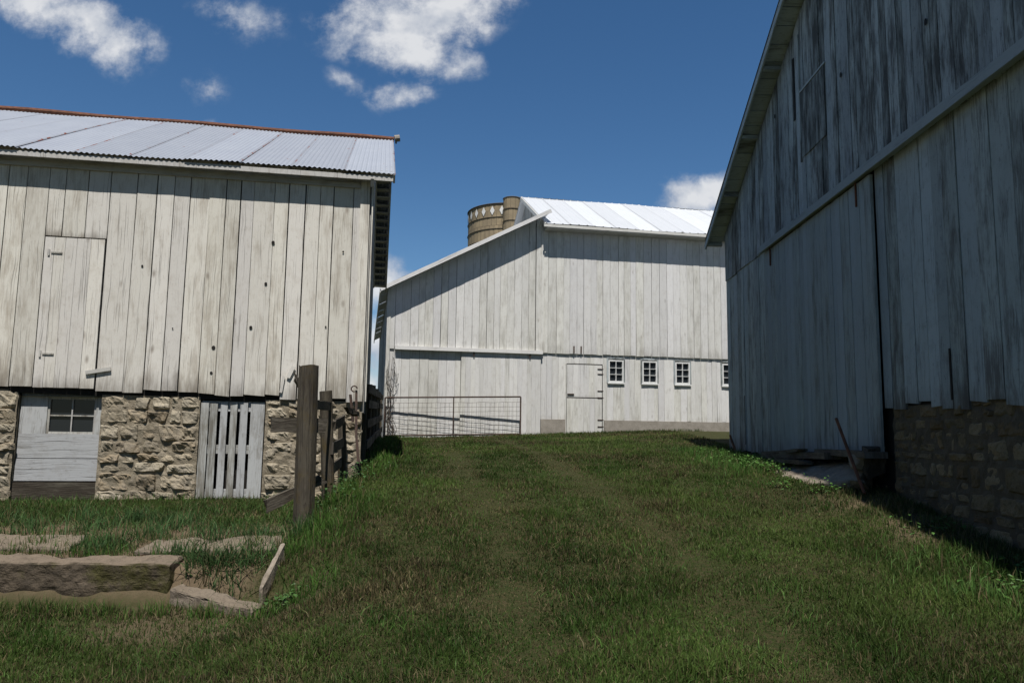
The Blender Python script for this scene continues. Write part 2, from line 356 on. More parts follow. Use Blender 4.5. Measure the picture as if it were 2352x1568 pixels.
def disc(fr,x,z,r,d):
    mb.face([fr.p(x+r*math.cos(a)*.85,z+r*math.sin(a),d) for a in [k*math.pi/5 for k in range(10)]],[(0,0)]*10,(.5,.5))
for s,z,r in((1.33,4.28,.028),(1.40,3.68,.024),(1.57,3.05,.026),(3.05,3.85,.018),(2.05,2.75,.03),(2.06,2.4,.022),(.55,3.1,.014),(.35,4.2,.016),(2.6,3.0,.012)): disc(L,s,z,r,.036)
mb.build('knot_holes',M['dark'],LB)
mb=MB()
for z in(3.98,2.60):
    box(mb,L,4.08,4.22,z-.010,z+.010,.026,.036); box(mb,L,4.235,4.26,z-.045,z+.045,.026,.038)
mb.build('strap_hinges',M['Ltrim'],LB)
mb=MB(); beam(mb,L.p(1.03,2.36,.05),L.p(.96,2.52,.055),.015,.05); beam(mb,L.p(1.12,2.15,.05),L.p(1.09,2.38,.05),.015,.035); mb.build('nailed_scraps',M['L'],LB)
ov=.36
corr_roof('roof_front',M['roofL'],LB,L,-ov,12.4,.25,5.345,-4.02,7.50)
corr_roof('roof_back',M['roofL'],LB,L,-ov,12.4,-4.02,7.50,-8.4,5.30,rows=2)
mb=MB(); tube(mb,[L.p(-ov-.01+i*.62,7.525+.012*math.sin(i*1.3),-4.02) for i in range(21)],.05,.05,8); mb.build('ridge_cap',M['rust'],LB)
mb=MB(); tube(mb,[L.p(-ov-.02,7.54,-4.02),L.p(-ov-.12,7.56,-4.02)],.07,.07,10); tube(mb,[L.p(-ov-.05,7.54,-4.02),L.p(-ov-.05,7.44,-4.02)],.02,.02,8); mb.build('ridge_end_knob',M['concF'],LB)
mb=MB()
for sg in(0,1):
    A=(.235,5.32) if sg==0 else (-8.36,5.27)
    beam(mb,L.p(-ov+.02,A[1]-.05,A[0]),L.p(-ov+.02,7.41,-4.02),.03,.12)
    n=20
    for i in range(n):
        f=(i+.5)/n; d=A[0]+(-4.02-A[0])*f; z=A[1]-.03+(7.46-A[1])*f
        beam(mb,L.p(-ov+.03,z,d),L.p(0,z,d),.20,.02)
    beam(mb,L.p(-.03,A[1]-.12,A[0]*.9),L.p(-.03,7.3,-4.02),.05,.12)
box(mb,L,-.34,12.3,5.24,5.31,.19,.22)
for i in range(20): beam(mb,L.p(.3+i*.6,5.28,.2),L.p(.3+i*.6,5.40,-.02),.05,.07)
mb.build('verge_and_eave_timber',M['Ltrim'],LB)
sk=dict(hmax=.32,wmax=.62,prot=.042,rough=.038,dbase=-.04,sharp=16,gj=(.004,.014),res=.026)
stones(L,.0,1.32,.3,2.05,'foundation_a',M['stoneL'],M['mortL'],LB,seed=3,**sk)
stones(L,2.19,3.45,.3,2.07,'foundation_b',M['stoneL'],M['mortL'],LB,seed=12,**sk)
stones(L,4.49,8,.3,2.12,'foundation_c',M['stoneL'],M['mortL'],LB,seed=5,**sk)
mb=MB()
box(mb,L,4.15,4.48,1.27,2.14,-.14,-.11); box(mb,L,3.46,3.54,1.27,2.12,-.14,-.11)
box(mb,L,3.46,4.48,1.22,1.54,-.142,-.108,horiz=True); box(mb,L,3.46,4.48,.92,1.21,-.13,-.095,horiz=True)
box(mb,L,3.54,4.15,2.03,2.12,-.139,-.107,horiz=True)
mb.build('infill_panels',M['Lp'],LB)
mb=MB(); box(mb,L,3.46,4.48,.5,.90,-.12,-.07,horiz=True); mb.build('sill_plank',M['old'],LB)
mb=MB(); box(mb,L,3.54,4.15,1.54,2.03,-.16,-.15); mb.build('window_glass',M['glass'],LB)
mb=MB()
for a,b,c,d in((3.54,3.57,1.54,2.03),(4.12,4.15,1.54,2.03),(3.57,4.12,1.54,1.57),(3.57,4.12,2.0,2.03),(3.837,3.853,1.57,2.0),(3.57,3.837,1.777,1.793),(3.853,4.12,1.777,1.793)): box(mb,L,a,b,c,d,-.148,-.125)
mb.build('window_sash',M['Ltrim'],LB)
mb=MB()
for a,b in((1.335,1.52),(1.56,1.66),(1.70,1.79),(1.83,1.92),(1.96,2.06),(2.075,2.18)): board(mb,L,a,b,.66,.64,2.0+random.uniform(-.02,.02),2.0,-.06,-.035,bow=.004)
box(mb,L,1.34,2.17,1.88,2.02,-.09,-.066,horiz=True); box(mb,L,1.34,2.17,1.30,1.42,-.09,-.066,horiz=True); box(mb,L,1.34,2.17,.70,.82,-.09,-.066,horiz=True)
mb.build('slatted_door',M['Lp'],LB)
# ============================================================ RIGHT BARN
RB=empty('wooden_barn'); R=Fr((4.40,15.5,0),(-.0143,-1,0),(-1,.0143,0))
und=lambda s:(5.74+.505*s if s<6.6 else 5.74+.505*(13.2-s))
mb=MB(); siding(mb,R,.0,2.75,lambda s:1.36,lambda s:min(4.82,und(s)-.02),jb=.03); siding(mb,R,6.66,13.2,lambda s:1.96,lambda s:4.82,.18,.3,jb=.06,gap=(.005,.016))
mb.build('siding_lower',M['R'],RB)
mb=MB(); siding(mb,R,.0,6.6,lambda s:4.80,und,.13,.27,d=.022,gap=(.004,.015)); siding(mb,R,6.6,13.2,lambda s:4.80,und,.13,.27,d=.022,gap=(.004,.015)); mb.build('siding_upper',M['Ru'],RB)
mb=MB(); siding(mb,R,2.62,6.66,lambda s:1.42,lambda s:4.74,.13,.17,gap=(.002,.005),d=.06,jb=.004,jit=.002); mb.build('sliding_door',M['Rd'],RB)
mb=MB(); beam(mb,R.p(2.5,4.80,.10),R.p(13.2,4.80,.10),.12,.03,col=(.6,.4)); beam(mb,R.p(2.5,4.80,.155),R.p(13.2,4.80,.155),.02,.11,col=(.3,.3)); mb.build('door_track_cover',M['Rd'],RB)
mb=MB()
for s in(3.0,6.3): beam(mb,R.p(s,4.45,.10),R.p(s,4.75,.10),.02,.02)
mb.build('door_hangers',M['rust'],RB)
mb=MB()
for i in range(4): board(mb,R,4.45+.23*i,4.45+.23*i+.22,5.75,5.75,6.75,6.75,.05,.062,col=(.1,.9))
mb.build('loft_hatch',M['Ru'],RB)
mb=MB(); box(mb,R,4.42,4.46,5.7,7.7,.05,.07); box(mb,R,4.46,5.4,6.76,6.79,.05,.07); mb.build('hatch_trim',M['R'],RB)
mb=MB(); box(mb,R,4.15,4.22,6.45,7.45,.05,.056); box(mb,R,8.05,8.08,2.0,2.5,.03,.036); box(mb,R,1.1,1.13,1.5,2.4,.03,.034)
for s,z in((5.9,6.35),(8.0,5.9),(3.3,6.9)): 
    mb.face([R.p(s+.03*math.cos(k*.785),z+.04*math.sin(k*.785),.058) for k in range(8)],[(0,0)]*8,(.5,.5))
mb.face([R.p(.0,.4,-.02),R.p(13.2,.4,-.02),R.p(13.2,5.7,-.02),R.p(6.6,9.0,-.02),R.p(.0,5.7,-.02)],[(0,0)]*5,(.5,.5))
mb.build('interior_dark',M['dark'],RB)
RN=Fr((4.40,15.5,0),(1,-.0143,0),(.0143,1,0)); RS=Fr(tuple(R.p(13.2,0,0)),(1,-.0143,0),(-.0143,-1,0))
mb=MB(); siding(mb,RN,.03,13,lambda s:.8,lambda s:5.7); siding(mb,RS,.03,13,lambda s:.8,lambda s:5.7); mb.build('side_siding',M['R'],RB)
mb=MB(); box(mb,RN,0,13,.2,5.68,-.1,-.03); box(mb,RS,0,13,-.5,5.68,-.1,-.03); mb.build('side_backing',M['dark'],RB)
ovr=.36
rp=lambda s,z,d:R.p(s,z,d)
FR=Fr(tuple(R.p(0,0,ovr)),(1,-.0143,0),(-.0143,-1,0))
corr_roof('roof_far_slope',M['roofL'],RB,FR,0,13.5,-.42,5.73,6.6,9.21,rows=3,rib=True,period=.3,amp=.012)
corr_roof('roof_near_slope',M['roofL'],RB,FR,0,13.5,13.62,5.73,6.6,9.21,rows=3,rib=True,period=.3,amp=.012)
mb=MB()
for sg in(0,1):
    S=(lambda q:q) if sg==0 else (lambda q:13.2-q)
    beam(mb,rp(S(-.42),5.60,ovr-.015),rp(S(6.6),9.13,ovr-.015),.03,.11,col=(.8,.2))
    n=24
    for i in range(n):
        f=(i+.5)/n; s=-.42+7.02*f; z=5.63+f*3.50
        p=rp(S(s),z-.01,.03); q=rp(S(s),z-.01,ovr-.03)
        a=V((0,-1 if sg==0 else 1,.505)).normalized(); ax=(q-p).normalized(); upv=ax.cross(a)
        beam(mb,p,q,.31,.018,up=upv)
    if sg==0:
        for i in range(6):
            s=-.3+i*1.3; z=5.63+(s+.42)/7.02*3.5-.06
            beam(mb,rp(s,z,.03),rp(s,z,ovr-.04),.09,.06)
mb.build('verge_soffit',M['R'],RB)
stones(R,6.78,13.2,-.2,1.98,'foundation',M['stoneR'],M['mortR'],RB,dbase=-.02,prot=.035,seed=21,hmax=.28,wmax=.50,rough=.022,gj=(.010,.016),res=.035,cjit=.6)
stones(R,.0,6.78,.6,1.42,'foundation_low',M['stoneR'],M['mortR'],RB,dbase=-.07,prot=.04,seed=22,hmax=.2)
mb=MB()
beam(mb,(4.16,12.6,1.36),(4.10,9.9,1.40),.22,.09,jag=.2); beam(mb,(4.05,12.9,1.28),(3.95,10.4,1.30),.16,.06,jag=.25)
beam(mb,(4.18,10.4,1.45),(4.12,8.75,1.44),.26,.07,jag=.2); beam(mb,(4.08,11.9,1.40),(4.02,10.7,1.46),.10,.04,jag=.3)
beam(mb,(4.18,8.95,1.20),(4.18,8.95,1.5),.2,.14,jag=.2)
mb.build('broken_door_sill',M['old'],RB)
import bmesh
def lump(name,pts,mat,parent=None,sub=4,amp=.03,el=.05):
    bm=bmesh.new()
    for p in pts: bm.verts.new(p)
    bmesh.ops.convex_hull(bm,input=bm.verts)
    bmesh.ops.delete(bm,geom=[v for v in bm.verts if not v.link_faces],context='VERTS')
    bmesh.ops.dissolve_limit(bm,angle_limit=.02,verts=bm.verts,edges=bm.edges)
    bmesh.ops.bevel(bm,geom=list(bm.edges),offset=.012,segments=1,affect='EDGES')
    bmesh.ops.triangulate(bm,faces=bm.faces)
    for _ in range(sub+3):
        es=[e for e in bm.edges if e.calc_length()>el*1.6]
        if not es: break
        bmesh.ops.subdivide_edges(bm,edges=es,cuts=1); bmesh.ops.triangulate(bm,faces=bm.faces)
    bm.normal_update()
    for v in bm.verts:
        n=noise.fractal(v.co*3,.9,2.1,5); v.co+=v.normal*(n*amp-abs(noise.noise(v.co*9))*amp*.6)
    me=bpy.data.meshes.new(name); bm.to_mesh(me); bm.free(); me.materials.append(mat)
    o=bpy.data.objects.new(name,me); scene.collection.objects.link(o)
    if parent: o.parent=parent
    return o
lump('concrete_ramp',[(4.28,12.1,1.27),(4.28,9.2,1.34),(3.98,9.0,1.14),(3.62,9.8,1.05),(3.75,11.6,1.16),(4.28,12.1,.8),(4.28,9.2,.8),(3.98,9.0,.8),(3.62,9.8,.8),(3.75,11.6,.9)],M['concR'],None,4,.025)
lump('fallen_stone',[(4.05,9.25,1.28),(4.2,9.05,1.25),(4.1,8.95,1.44),(3.98,9.15,1.42),(4.14,9.25,1.46),(3.95,9.05,1.27)],M['concR'],None,3,.02)
lump('fallen_stone',[(3.9,9.0,1.05),(4.05,8.8,1.05),(3.95,8.72,1.15),(3.85,8.9,1.16),(4.02,9.0,1.17)],M['concR'],None,3,.02)
mb=MB(); tube(mb,[(3.92,8.65,1.02),(3.93,9.0,1.42),(3.93,9.35,1.86)],.018,.018,6); mb.build('rusty_stake',M['rust'],None)
mb=MB(); tube(mb,[(4.12,14.1,1.25),(4.10,14.5,1.66)],.025,.02,6); mb.build('rusty_stake',M['rust'],None)
# ============================================================ FAR BARN
FB=empty('wooden_barn'); F=Fr((.86,22.5,0),(.982,.187,0),(.187,-.982,0))
mb=MB()
wt=lambda b:5.72+.53*(b+4.47)
gp_=(.004,.012)
siding(mb,F,-4.47,0,lambda b:4.0,wt,.17,.26,d=.02,gap=gp_,jb=.01); siding(mb,F,0,13,lambda b:4.02,lambda b:7.85,.17,.26,d=.02,gap=gp_,jb=.01)
siding(mb,F,-4.47,-2.36,lambda b:1.40,lambda b:4.0,d=-.02,gap=(.004,.010))
reg=[(0.0,.74),(1.9,2.02),(2.56,3.08),(3.62,4.13),(4.67,5.66),(6.2,13)]
for a,b in reg: siding(mb,F,a,b,lambda q:2.08,lambda b:4.03,.13,.24,d=-.03,gap=(.002,.008),jb=.01)
for a,b in((2.02,2.56),(3.08,3.62),(4.13,4.67),(5.66,6.2)): 
    siding(mb,F,a,b,lambda q:2.08,lambda b:3.18,.13,.24,d=-.03,gap=(.002,.006)); siding(mb,F,a,b,lambda q:3.91,lambda b:4.03,.13,.24,d=-.03)
siding(mb,F,.74,1.9,lambda q:3.74,lambda b:4.03,.13,.24,d=-.03,gap=(.002,.006),jb=.002)
siding(mb,F,.79,1.86,lambda q:1.66,lambda b:2.72,.15,.2,d=-.025,gap=(.001,.004),jb=.001,jit=.001); siding(mb,F,.79,1.86,lambda q:2.75,lambda b:3.71,.15,.2,d=-.025,gap=(.001,.004),jb=.001,jit=.001)
siding(mb,F,-2.36,-.02,lambda b:1.55,lambda b:3.98,.11,.15,d=.035,gap=(.001,.004),jb=.004,jit=.001)
mb.build('siding',M['F'],FB)
mb=MB(); box(mb,F,-4.25,.02,3.97,4.07,.05,.14,(.9,.2),horiz=True); box(mb,F,-.03,.05,4.0,7.8,.05,.075)
for a,b,c,d in((.74,.77,1.66,3.74),(1.88,1.91,1.66,3.74)): box(mb,F,a,b,c,d,-.02,.01)
box(mb,F,-4.5,-4.4,1.45,5.7,.05,.075); mb.build('door_track_and_trim',M['F'],FB)
FL=Fr(tuple(F.p(-4.47,0,0)),(-.187,.982,0),(-.982,-.187,0)); FG=Fr(tuple(F.p(.22,0,0)),(-.187,.982,0),(-.982,-.187,0))
mb=MB(); siding(mb,FL,.03,12,lambda s:1.2,lambda s:5.7); siding(mb,FG,.0,3.3,lambda s:6.5,lambda s:7.9+.52*s); siding(mb,FG,3.3,7,lambda s:6.5,lambda s:9.6-.52*(s-3.3)); mb.build('side_siding',M['Ltrim'],FB)
mb=MB()
mb.face([F.p(-4.45,1.2,-.08),F.p(-.0,1.2,-.08),F.p(0,8.0,-.08),F.p(-4.45,5.68,-.08)],[(0,0)]*4,(.5,.5)); mb.face([F.p(0,1.2,-.08),F.p(13,1.2,-.08),F.p(13,7.8,-.08),F.p(0,7.8,-.08)],[(0,0)]*4,(.5,.5))
mb.build('interior_dark',M['dark'],FB)
mb=MB(); box(mb,F,0,.74,1.3,2.09,-.07,.03); box(mb,F,1.92,13,1.3,2.09,-.07,.03); box(mb,F,.74,1.92,1.3,1.66,-.07,.02); mb.build('footing',M['concF'],FB)
mb=MB(); mg=MB(); ms=MB()
for c in(2.29,3.35,4.40,5.93):
    a,b,z0,z1=c-.235,c+.235,3.21,3.88
    box(mg,F,a,b,z0,z1,-.05,-.03)
    for q in((a,a+.04,z0,z1),(b-.04,b,z0,z1),(a+.04,b-.04,z0,z0+.05),(a+.04,b-.04,z1-.04,z1),(c-.008,c+.008,z0+.05,z1-.04)): box(mb,F,*q,-.03,.03)
    for k in(1,2):
        zz=z0+.05+(.58)*k/3; box(mb,F,a+.04,c-.008,zz-.007,zz+.007,-.03,.02); box(mb,F,c+.008,b-.04,zz-.007,zz+.007,-.03,.02)
    box(mb,F,a-.03,b+.03,z0-.04,z0,-.03,.05)
    for q in((a-.05,a,z0,z1+.04),(b,b+.05,z0,z1+.04),(a-.05,b+.05,z1+.04,z1+.08)): box(ms,F,*q,-.03,.01)
mb.build('window_sashes',M['fwhite'],FB); mg.build('window_panes',M['glass'],FB); ms.build('window_surrounds',M['Ru'],FB)
mb=MB()
for z in(3.6,3.45,2.95,2.75,2.1,1.9): box(mb,F,1.72,1.9,z-.010,z+.010,.0,.02)
box(mb,F,.8,1.0,2.82,2.85,.0,.03); beam(mb,F.p(.98,4.25,.06),F.p(.98,4.05,.06),.04,.03); beam(mb,F.p(1.2,4.25,.06),F.p(1.2,4.05,.06),.04,.03)
for b in(-2.0,-.35): beam(mb,F.p(b,3.85,.09),F.p(b,4.0,.09),.04,.03)
mb.build('hardware',M['iron'],FB)
corr_roof('roof_main_front',M['roofF'],FB,F,.0,13.3,.45,7.80,-3.3,9.75,period=.25,amp=.02,rib=True,rows=2)
corr_roof('roof_main_back',M['roofF'],FB,F,.0,13.3,-3.3,9.75,-7.0,7.8,period=.25,amp=.02,rib=True,rows=2)
FW=Fr(tuple(F.p(0,0,0)),(-.187,.982,0),(-.982,-.187,0))
corr_roof('roof_wing',M['roofF'],FB,FW,-.45,12,4.72,5.63,-.18,8.22,period=.25,amp=.015,rib=True,rows=2)
mb=MB()
beam(mb,FW.p(-.46,5.60,4.72),FW.p(-.46,8.19,-.16),.03,.11); beam(mb,FW.p(-.45,5.57,4.72),FW.p(12,5.57,4.72),.03,.11)
beam(mb,F.p(-.05,7.74,.46),F.p(13.3,7.74,.46),.03,.08); beam(mb,F.p(-.01,7.74,.46),F.p(-.01,9.69,-3.3),.03,.12)
box(mb,F,.05,13.2,7.68,7.71,.03,.44)
mb.build('white_fascia',M['F'],FB)
mb=MB()
for k in range(9):
    p=F.p(-4.3+random.uniform(-.15,.2),1.5,.12); pts=[]
    for i in range(14): pts.append(p+V((.25*noise.noise(V((i*.35,k*3.1,0))),-.05*random.random(),i*.17*random.uniform(.8,1.1))))
    tube(mb,pts,.010,.004,5)
mb.build('dead_vine',M['old'],None)
# ============================================================ SILO
SI=empty('concrete_silo'); sx,sy,sr,sz=-.35,40,2.07,13.3
m,nt=newmat('silo_staves'); uv=N(nt,'ShaderNodeTexCoord').outputs['UV']
bk=N(nt,'ShaderNodeTexBrick',ins={'Vector':uv,'Scale':1.0,'Color1':(.40,.32,.20,1),'Color2':(.31,.25,.165,1),'Mortar':(.14,.11,.08,1),'Mortar Size':.012,'Brick Width':.26,'Row Height':.76})
out(nt,mix(nt,mrange(nt,nz(nt,uv,2,5,.6),.35,.7),bk.outputs[0],(.24,.195,.13)),.9,bk.outputs[1],.005)
def cyl(name,x,y,r,z0,z1,seg,mat,parent):
    mb=MB(); P=[];U=[]
    for z in(z0,z1): P.append([V((x+r*math.cos(2*math.pi*k/seg),y+r*math.sin(2*math.pi*k/seg),z)) for k in range(seg+1)]);U.append([(2*math.pi*r*k/seg,z) for k in range(seg+1)])
    mb.grid(P,U,(.5,.5)); mb.face(P[1][:-1],U[1][:-1],(.5,.5)); mb.build(name,mat,parent,False)
cxx=-.08
cyl('staves',sx,sy,sr,0,sz,48,m,SI); cyl('chute',cxx,sy-sr-.05,.46,0,sz+.2,20,m,SI)
mb=MB()
def ring(x,y,r,z,seg=40,t=.02): tube(mb,[(x+r*math.cos(2*math.pi*k/seg),y+r*math.sin(2*math.pi*k/seg),z) for k in range(seg+1)],t,t,5,cap=False)
ring(sx,sy,sr+.02,sz-.03,t=.04)
for k in range(18): ring(sx,sy,sr+.02,sz-.72-k*.6)
for k in range(8): ring(cxx,sy-sr-.05,.48,sz+.17-k*.6,20,.015)
mb.build('hoops',M['old'],SI)
mb=MB()
for k in range(26):
    a=-math.pi/2+2*math.pi*(k+.5)/26; rr=sr+.03; w=.125/sr; c=lambda da,z:(sx+rr*math.cos(a+da),sy+rr*math.sin(a+da),z)
    mb.face([c(0,sz-.62),c(w,sz-.38),c(0,sz-.14),c(-w,sz-.38)],[(0,0)]*4,(.5,.5))
mb.build('white_diamonds',M['fwhite'],SI)
# ============================================================ WIRE GATE
mb=MB(); A=V((-3.50,21.45,0));B=V((.27,21.95,0)); zl,zr=1.50,1.60
def gp(f,h): p=A.lerp(B,f); return (p.x,p.y,zl+(zr-zl)*f+h)
H=1.10
tube(mb,[gp(0,.04),gp(0,H)],.022);tube(mb,[gp(1,.04),gp(1,H)],.022);tube(mb,[gp(0,H),gp(1,H)],.022);tube(mb,[gp(0,.05),gp(1,.05)],.022);tube(mb,[gp(.5,.05),gp(.5,H)],.018)
for k in range(1,8): tube(mb,[gp(i/24,.05+k*.128+.02*noise.noise(V((i*.5,k,0)))) for i in range(25)],.004,seg=4,cap=False)
for k in range(1,30): tube(mb,[gp(k/30,.05),gp(k/30+.003,.95)],.003,seg=4,cap=False)
mb.build('wire_farm_gate',M['iron'],None)
# ============================================================ FENCES
def post(mb,x,y,h,r,lean=(0,0),sink=.2,r1=None,wob=.06,z=None):
    z=Gs(x,y) if z is None else z; tube(mb,[(x+lean[0]*k/8,y+lean[1]*k/8,z-sink+(h+sink)*k/8) for k in range(9)],r,r1 or r*.94,14,wob)
FN=empty('wooden_fence')
mb=MB(); post(mb,-2.09,8.0,1.64,.100,(-.02,0),wob=.09,z=.65,sink=.4); mb.build('round_post',M['post'],FN)
mb=MB(); post(mb,-2.14,9.3,1.12,.078,(-.10,0),z=.98,sink=.4,wob=.09); post(mb,-2.30,10.75,1.0,.055,(-.04,0)); mb.build('short_posts',M['post'],FN)
mb=MB()
beam(mb,(-2.12,9.25,1.68),(-2.32,10.8,1.81),.035,.11,jag=.12); beam(mb,(-2.12,9.25,1.42),(-2.32,10.8,1.48),.035,.13,jag=.12); beam(mb,(-2.14,9.25,1.14),(-2.34,10.8,1.22),.035,.13,jag=.12)
beam(mb,(-2.50,8.12,1.68),(-2.05,8.6,1.68),.035,.15,jag=.12); beam(mb,(-2.12,8.1,1.90),(-2.18,9.4,1.92),.03,.10,jag=.15)
beam(mb,(-2.46,7.95,.86),(-2.0,8.4,1.12),.04,.11,jag=.25)
beam(mb,(-2.36,8.3,2.22),(-2.26,8.5,1.98),.025,.05,jag=.4); beam(mb,(-2.0,9.4,1.88),(-1.96,9.9,1.84),.08,.05,jag=.4)
mb.build('broken_rails',M['old'],FN)
mb=MB(); tube(mb,[(-1.96,10.2,1.0),(-2.06,10.35,1.6),(-2.11,10.5,2.18)],.022,.018,6)
tube(mb,[(-2.13+.04*math.cos(k*.7),10.45,2.2+.04*math.sin(k*.7)) for k in range(8)],.010,.010,5); tube(mb,[(-2.12,10.4,1.75),(-2.17,10.4,2.12)],.02,.02,5)
mb.build('iron_latch_bar',M['iron'],FN)
F2=empty('wooden_fence'); mb=MB(); P0=V((-2.28,11.9,0));P1=V((-3.62,21.3,0))
for k in range(6):
    p=P0.lerp(P1,k/5); post(mb,p.x,p.y,1.2,.07)
mb.build('posts',M['post'],F2); mb=MB()
for h in(.26,.58,.88,1.12):
    for k in range(5):
        p=P0.lerp(P1,k/5);q=P0.lerp(P1,(k+1)/5); beam(mb,(p.x+.08,p.y,1.17+.06*k+h),(q.x+.08,q.y,1.17+.06*(k+1)+h),.03,.13,jag=.04)
mb.build('rails',M['old'],F2)
# ============================================================ CONCRETE TERRACE EDGE
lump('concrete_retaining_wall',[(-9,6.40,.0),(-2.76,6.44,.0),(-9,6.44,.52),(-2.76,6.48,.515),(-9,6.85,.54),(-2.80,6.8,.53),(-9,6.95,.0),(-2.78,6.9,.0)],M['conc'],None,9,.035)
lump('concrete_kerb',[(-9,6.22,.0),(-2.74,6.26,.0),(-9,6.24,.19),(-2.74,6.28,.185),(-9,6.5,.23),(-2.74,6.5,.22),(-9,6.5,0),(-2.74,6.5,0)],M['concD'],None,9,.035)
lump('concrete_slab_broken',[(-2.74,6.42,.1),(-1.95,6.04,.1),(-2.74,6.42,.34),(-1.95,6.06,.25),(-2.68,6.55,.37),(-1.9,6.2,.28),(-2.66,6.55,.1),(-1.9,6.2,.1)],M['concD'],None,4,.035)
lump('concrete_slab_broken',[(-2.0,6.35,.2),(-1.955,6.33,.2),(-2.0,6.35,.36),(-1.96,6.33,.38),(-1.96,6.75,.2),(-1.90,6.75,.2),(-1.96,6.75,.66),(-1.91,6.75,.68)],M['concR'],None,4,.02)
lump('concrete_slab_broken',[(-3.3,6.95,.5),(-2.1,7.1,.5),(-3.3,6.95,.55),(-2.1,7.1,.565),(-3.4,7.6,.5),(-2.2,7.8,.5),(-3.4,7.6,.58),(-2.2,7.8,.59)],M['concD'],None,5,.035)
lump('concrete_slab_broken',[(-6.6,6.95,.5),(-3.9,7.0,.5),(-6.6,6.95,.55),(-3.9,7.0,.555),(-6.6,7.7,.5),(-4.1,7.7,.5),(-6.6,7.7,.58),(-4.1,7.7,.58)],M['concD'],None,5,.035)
# ============================================================ GRASS
BV=[];BC=[]
def blades(x,y,h,w,col,lean=.45,z=None):
    n=len(x); z=G(x,y)-.008 if z is None else z
    a=rng.uniform(0,2*np.pi,n); la=rng.uniform(0,2*np.pi,n); lm=np.abs(rng.normal(0,lean,n))
    dx,dy=np.cos(a)*w/2,np.sin(a)*w/2; lx,ly=np.cos(la)*lm,np.sin(la)*lm
    b=np.stack([x,y,z],-1); s=np.stack([dx,dy,0*dx],-1)
    mid=b+np.stack([lx*h*.35,ly*h*.35,h*.55/np.sqrt(1+lm**2*.3)],-1); tip=b+np.stack([lx*h,ly*h,h/np.sqrt(1+lm**2*1.2)],-1)
    BV.append(np.stack([b-s,b+s,mid+s*.75,mid-s*.75,tip],1)); 
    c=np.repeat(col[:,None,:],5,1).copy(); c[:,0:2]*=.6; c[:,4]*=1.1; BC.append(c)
def inside(x,y):
    lx=-(x+2.12)*.985-(y-11)*.172; ld=(x+2.12)*.172-(y-11)*.985
    i1=(lx>-.0)&(ld<.04)&(lx<12)
    i2=(x>4.22+.0143*y-.05)&(y<15.5)&(y>2)
    i3=((x-.86)*.187-(y-22.5)*.982<.04)
    i4=(x<-2.72)&(y>6.2)&(y<6.78)
    i5=(x>3.68)&(y>9.1)&(y<12.0)&(x>3.68+np.abs(y-9.9)*.12)
    i6=(y>6.98)&(y<7.65)&(((x>-3.35)&(x<-2.15))|((x>-6.6)&(x<-4.05)))&(fbm(x*2+5,y*2)<.5)
    return i1|i2|i3|i4|i5|i6
def lawn_col(x,y):
    n=fbm(x*.55,y*.55); n2=fbm(x*1.3+40,y*1.3); r=rng.random(len(x)); n3=fbm(x*.3+8,y*.3+3); n4=fbm(x*.9+70,y*.9); n5=fbm(x*4+7,y*4)
    g1=np.array([.038,.078,.013]);g2=np.array([.105,.160,.036]);dry=np.array([.20,.165,.08]);br=np.array([.085,.068,.034])
    t=np.clip((n-.32)*2.4+(r-.5)*.4+(n5-.45)*1.0,0,1)[:,None]; c=g1*(1-t)+g2*t
    p=np.clip((n2-.43)*4,0,1)*.50+.08+.2*np.clip((n3-.43)*5,0,1)+.22*np.clip(track(x,y),0,1)
    q=rng.random(len(x)); dc=np.where((rng.random(len(x))<.55)[:,None],dry,br)*rng.uniform(.6,1.1,len(x))[:,None]
    c=np.where((q<p)[:,None],dc,c)
    b=.74+.5*np.clip((n4-.3)*2.2,0,1)
    return c*(b*rng.uniform(.75,1.2,len(x)))[:,None]
NB=700000
yy=3.0*np.exp(rng.random(NB)*np.log(23/3.0)); yy=np.where(rng.random(NB)<.35,rng.uniform(3,23,NB),yy)
xx=rng.uniform(-.80,.78,NB)*yy+rng.uniform(-.3,.3,NB)
ok=~inside(xx,yy)&(xx<4.6); xx,yy=xx[ok],yy[ok]
dwt=dirtw(xx,yy); ok=rng.random(len(xx))>dwt*.84; xx,yy=xx[ok],yy[ok]
cl=fbm(xx*2.6+1,yy*2.6)
hh=(.034+.06*np.clip(cl*2.2-.7,0,1))*rng.uniform(.5,1.35,len(xx))*(1-.5*np.clip(track(xx,yy),0,1))
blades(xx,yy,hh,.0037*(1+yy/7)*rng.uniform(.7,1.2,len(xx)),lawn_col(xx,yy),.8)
def tufts(pts,n,hmin,hmax,w=.007,spread=.09,green=(.06,.125,.022),lean=.5,dry=.12):
    P=np.repeat(np.array(pts),n,0); x=P[:,0]+rng.normal(0,spread,len(P)); y=P[:,1]+rng.normal(0,spread,len(P))
    ok=~inside(x,y); x,y=x[ok],y[ok]
    pc=np.clip(.55+1.0*fbm(x*2,y*2),.6,1.4)[:,None]
    c=np.array(green)*rng.uniform(.6,1.35,(len(x),1))*pc; c=np.where(rng.random((len(x),1))<dry,np.array([.18,.15,.075]),c)
    blades(x,y,rng.uniform(hmin,hmax,len(x)),w*rng.uniform(.6,1.3,len(x)),c,lean)
q=330; ty=3.2*np.exp(rng.random(q)*np.log(5.0)); tx=rng.uniform(-.8,.8,q)*ty; tufts([(a,b) for a,b in zip(tx,ty) if a<4.1],40,.05,.12,.006,.13,(.07,.14,.028),.7)
t=[(-2.12-.985*s+.172*d,11-.172*s-.985*d) for s in np.arange(.2,7.5,.2) for d in (.06+.1*random.random(),)]
tufts(t,26,.05,.15,.008,.08)
tufts([(random.uniform(-6.5,-2.2),random.uniform(8.4,10.2)) for _ in range(110)],34,.05,.15,.008,.14,(.06,.115,.03),.8)
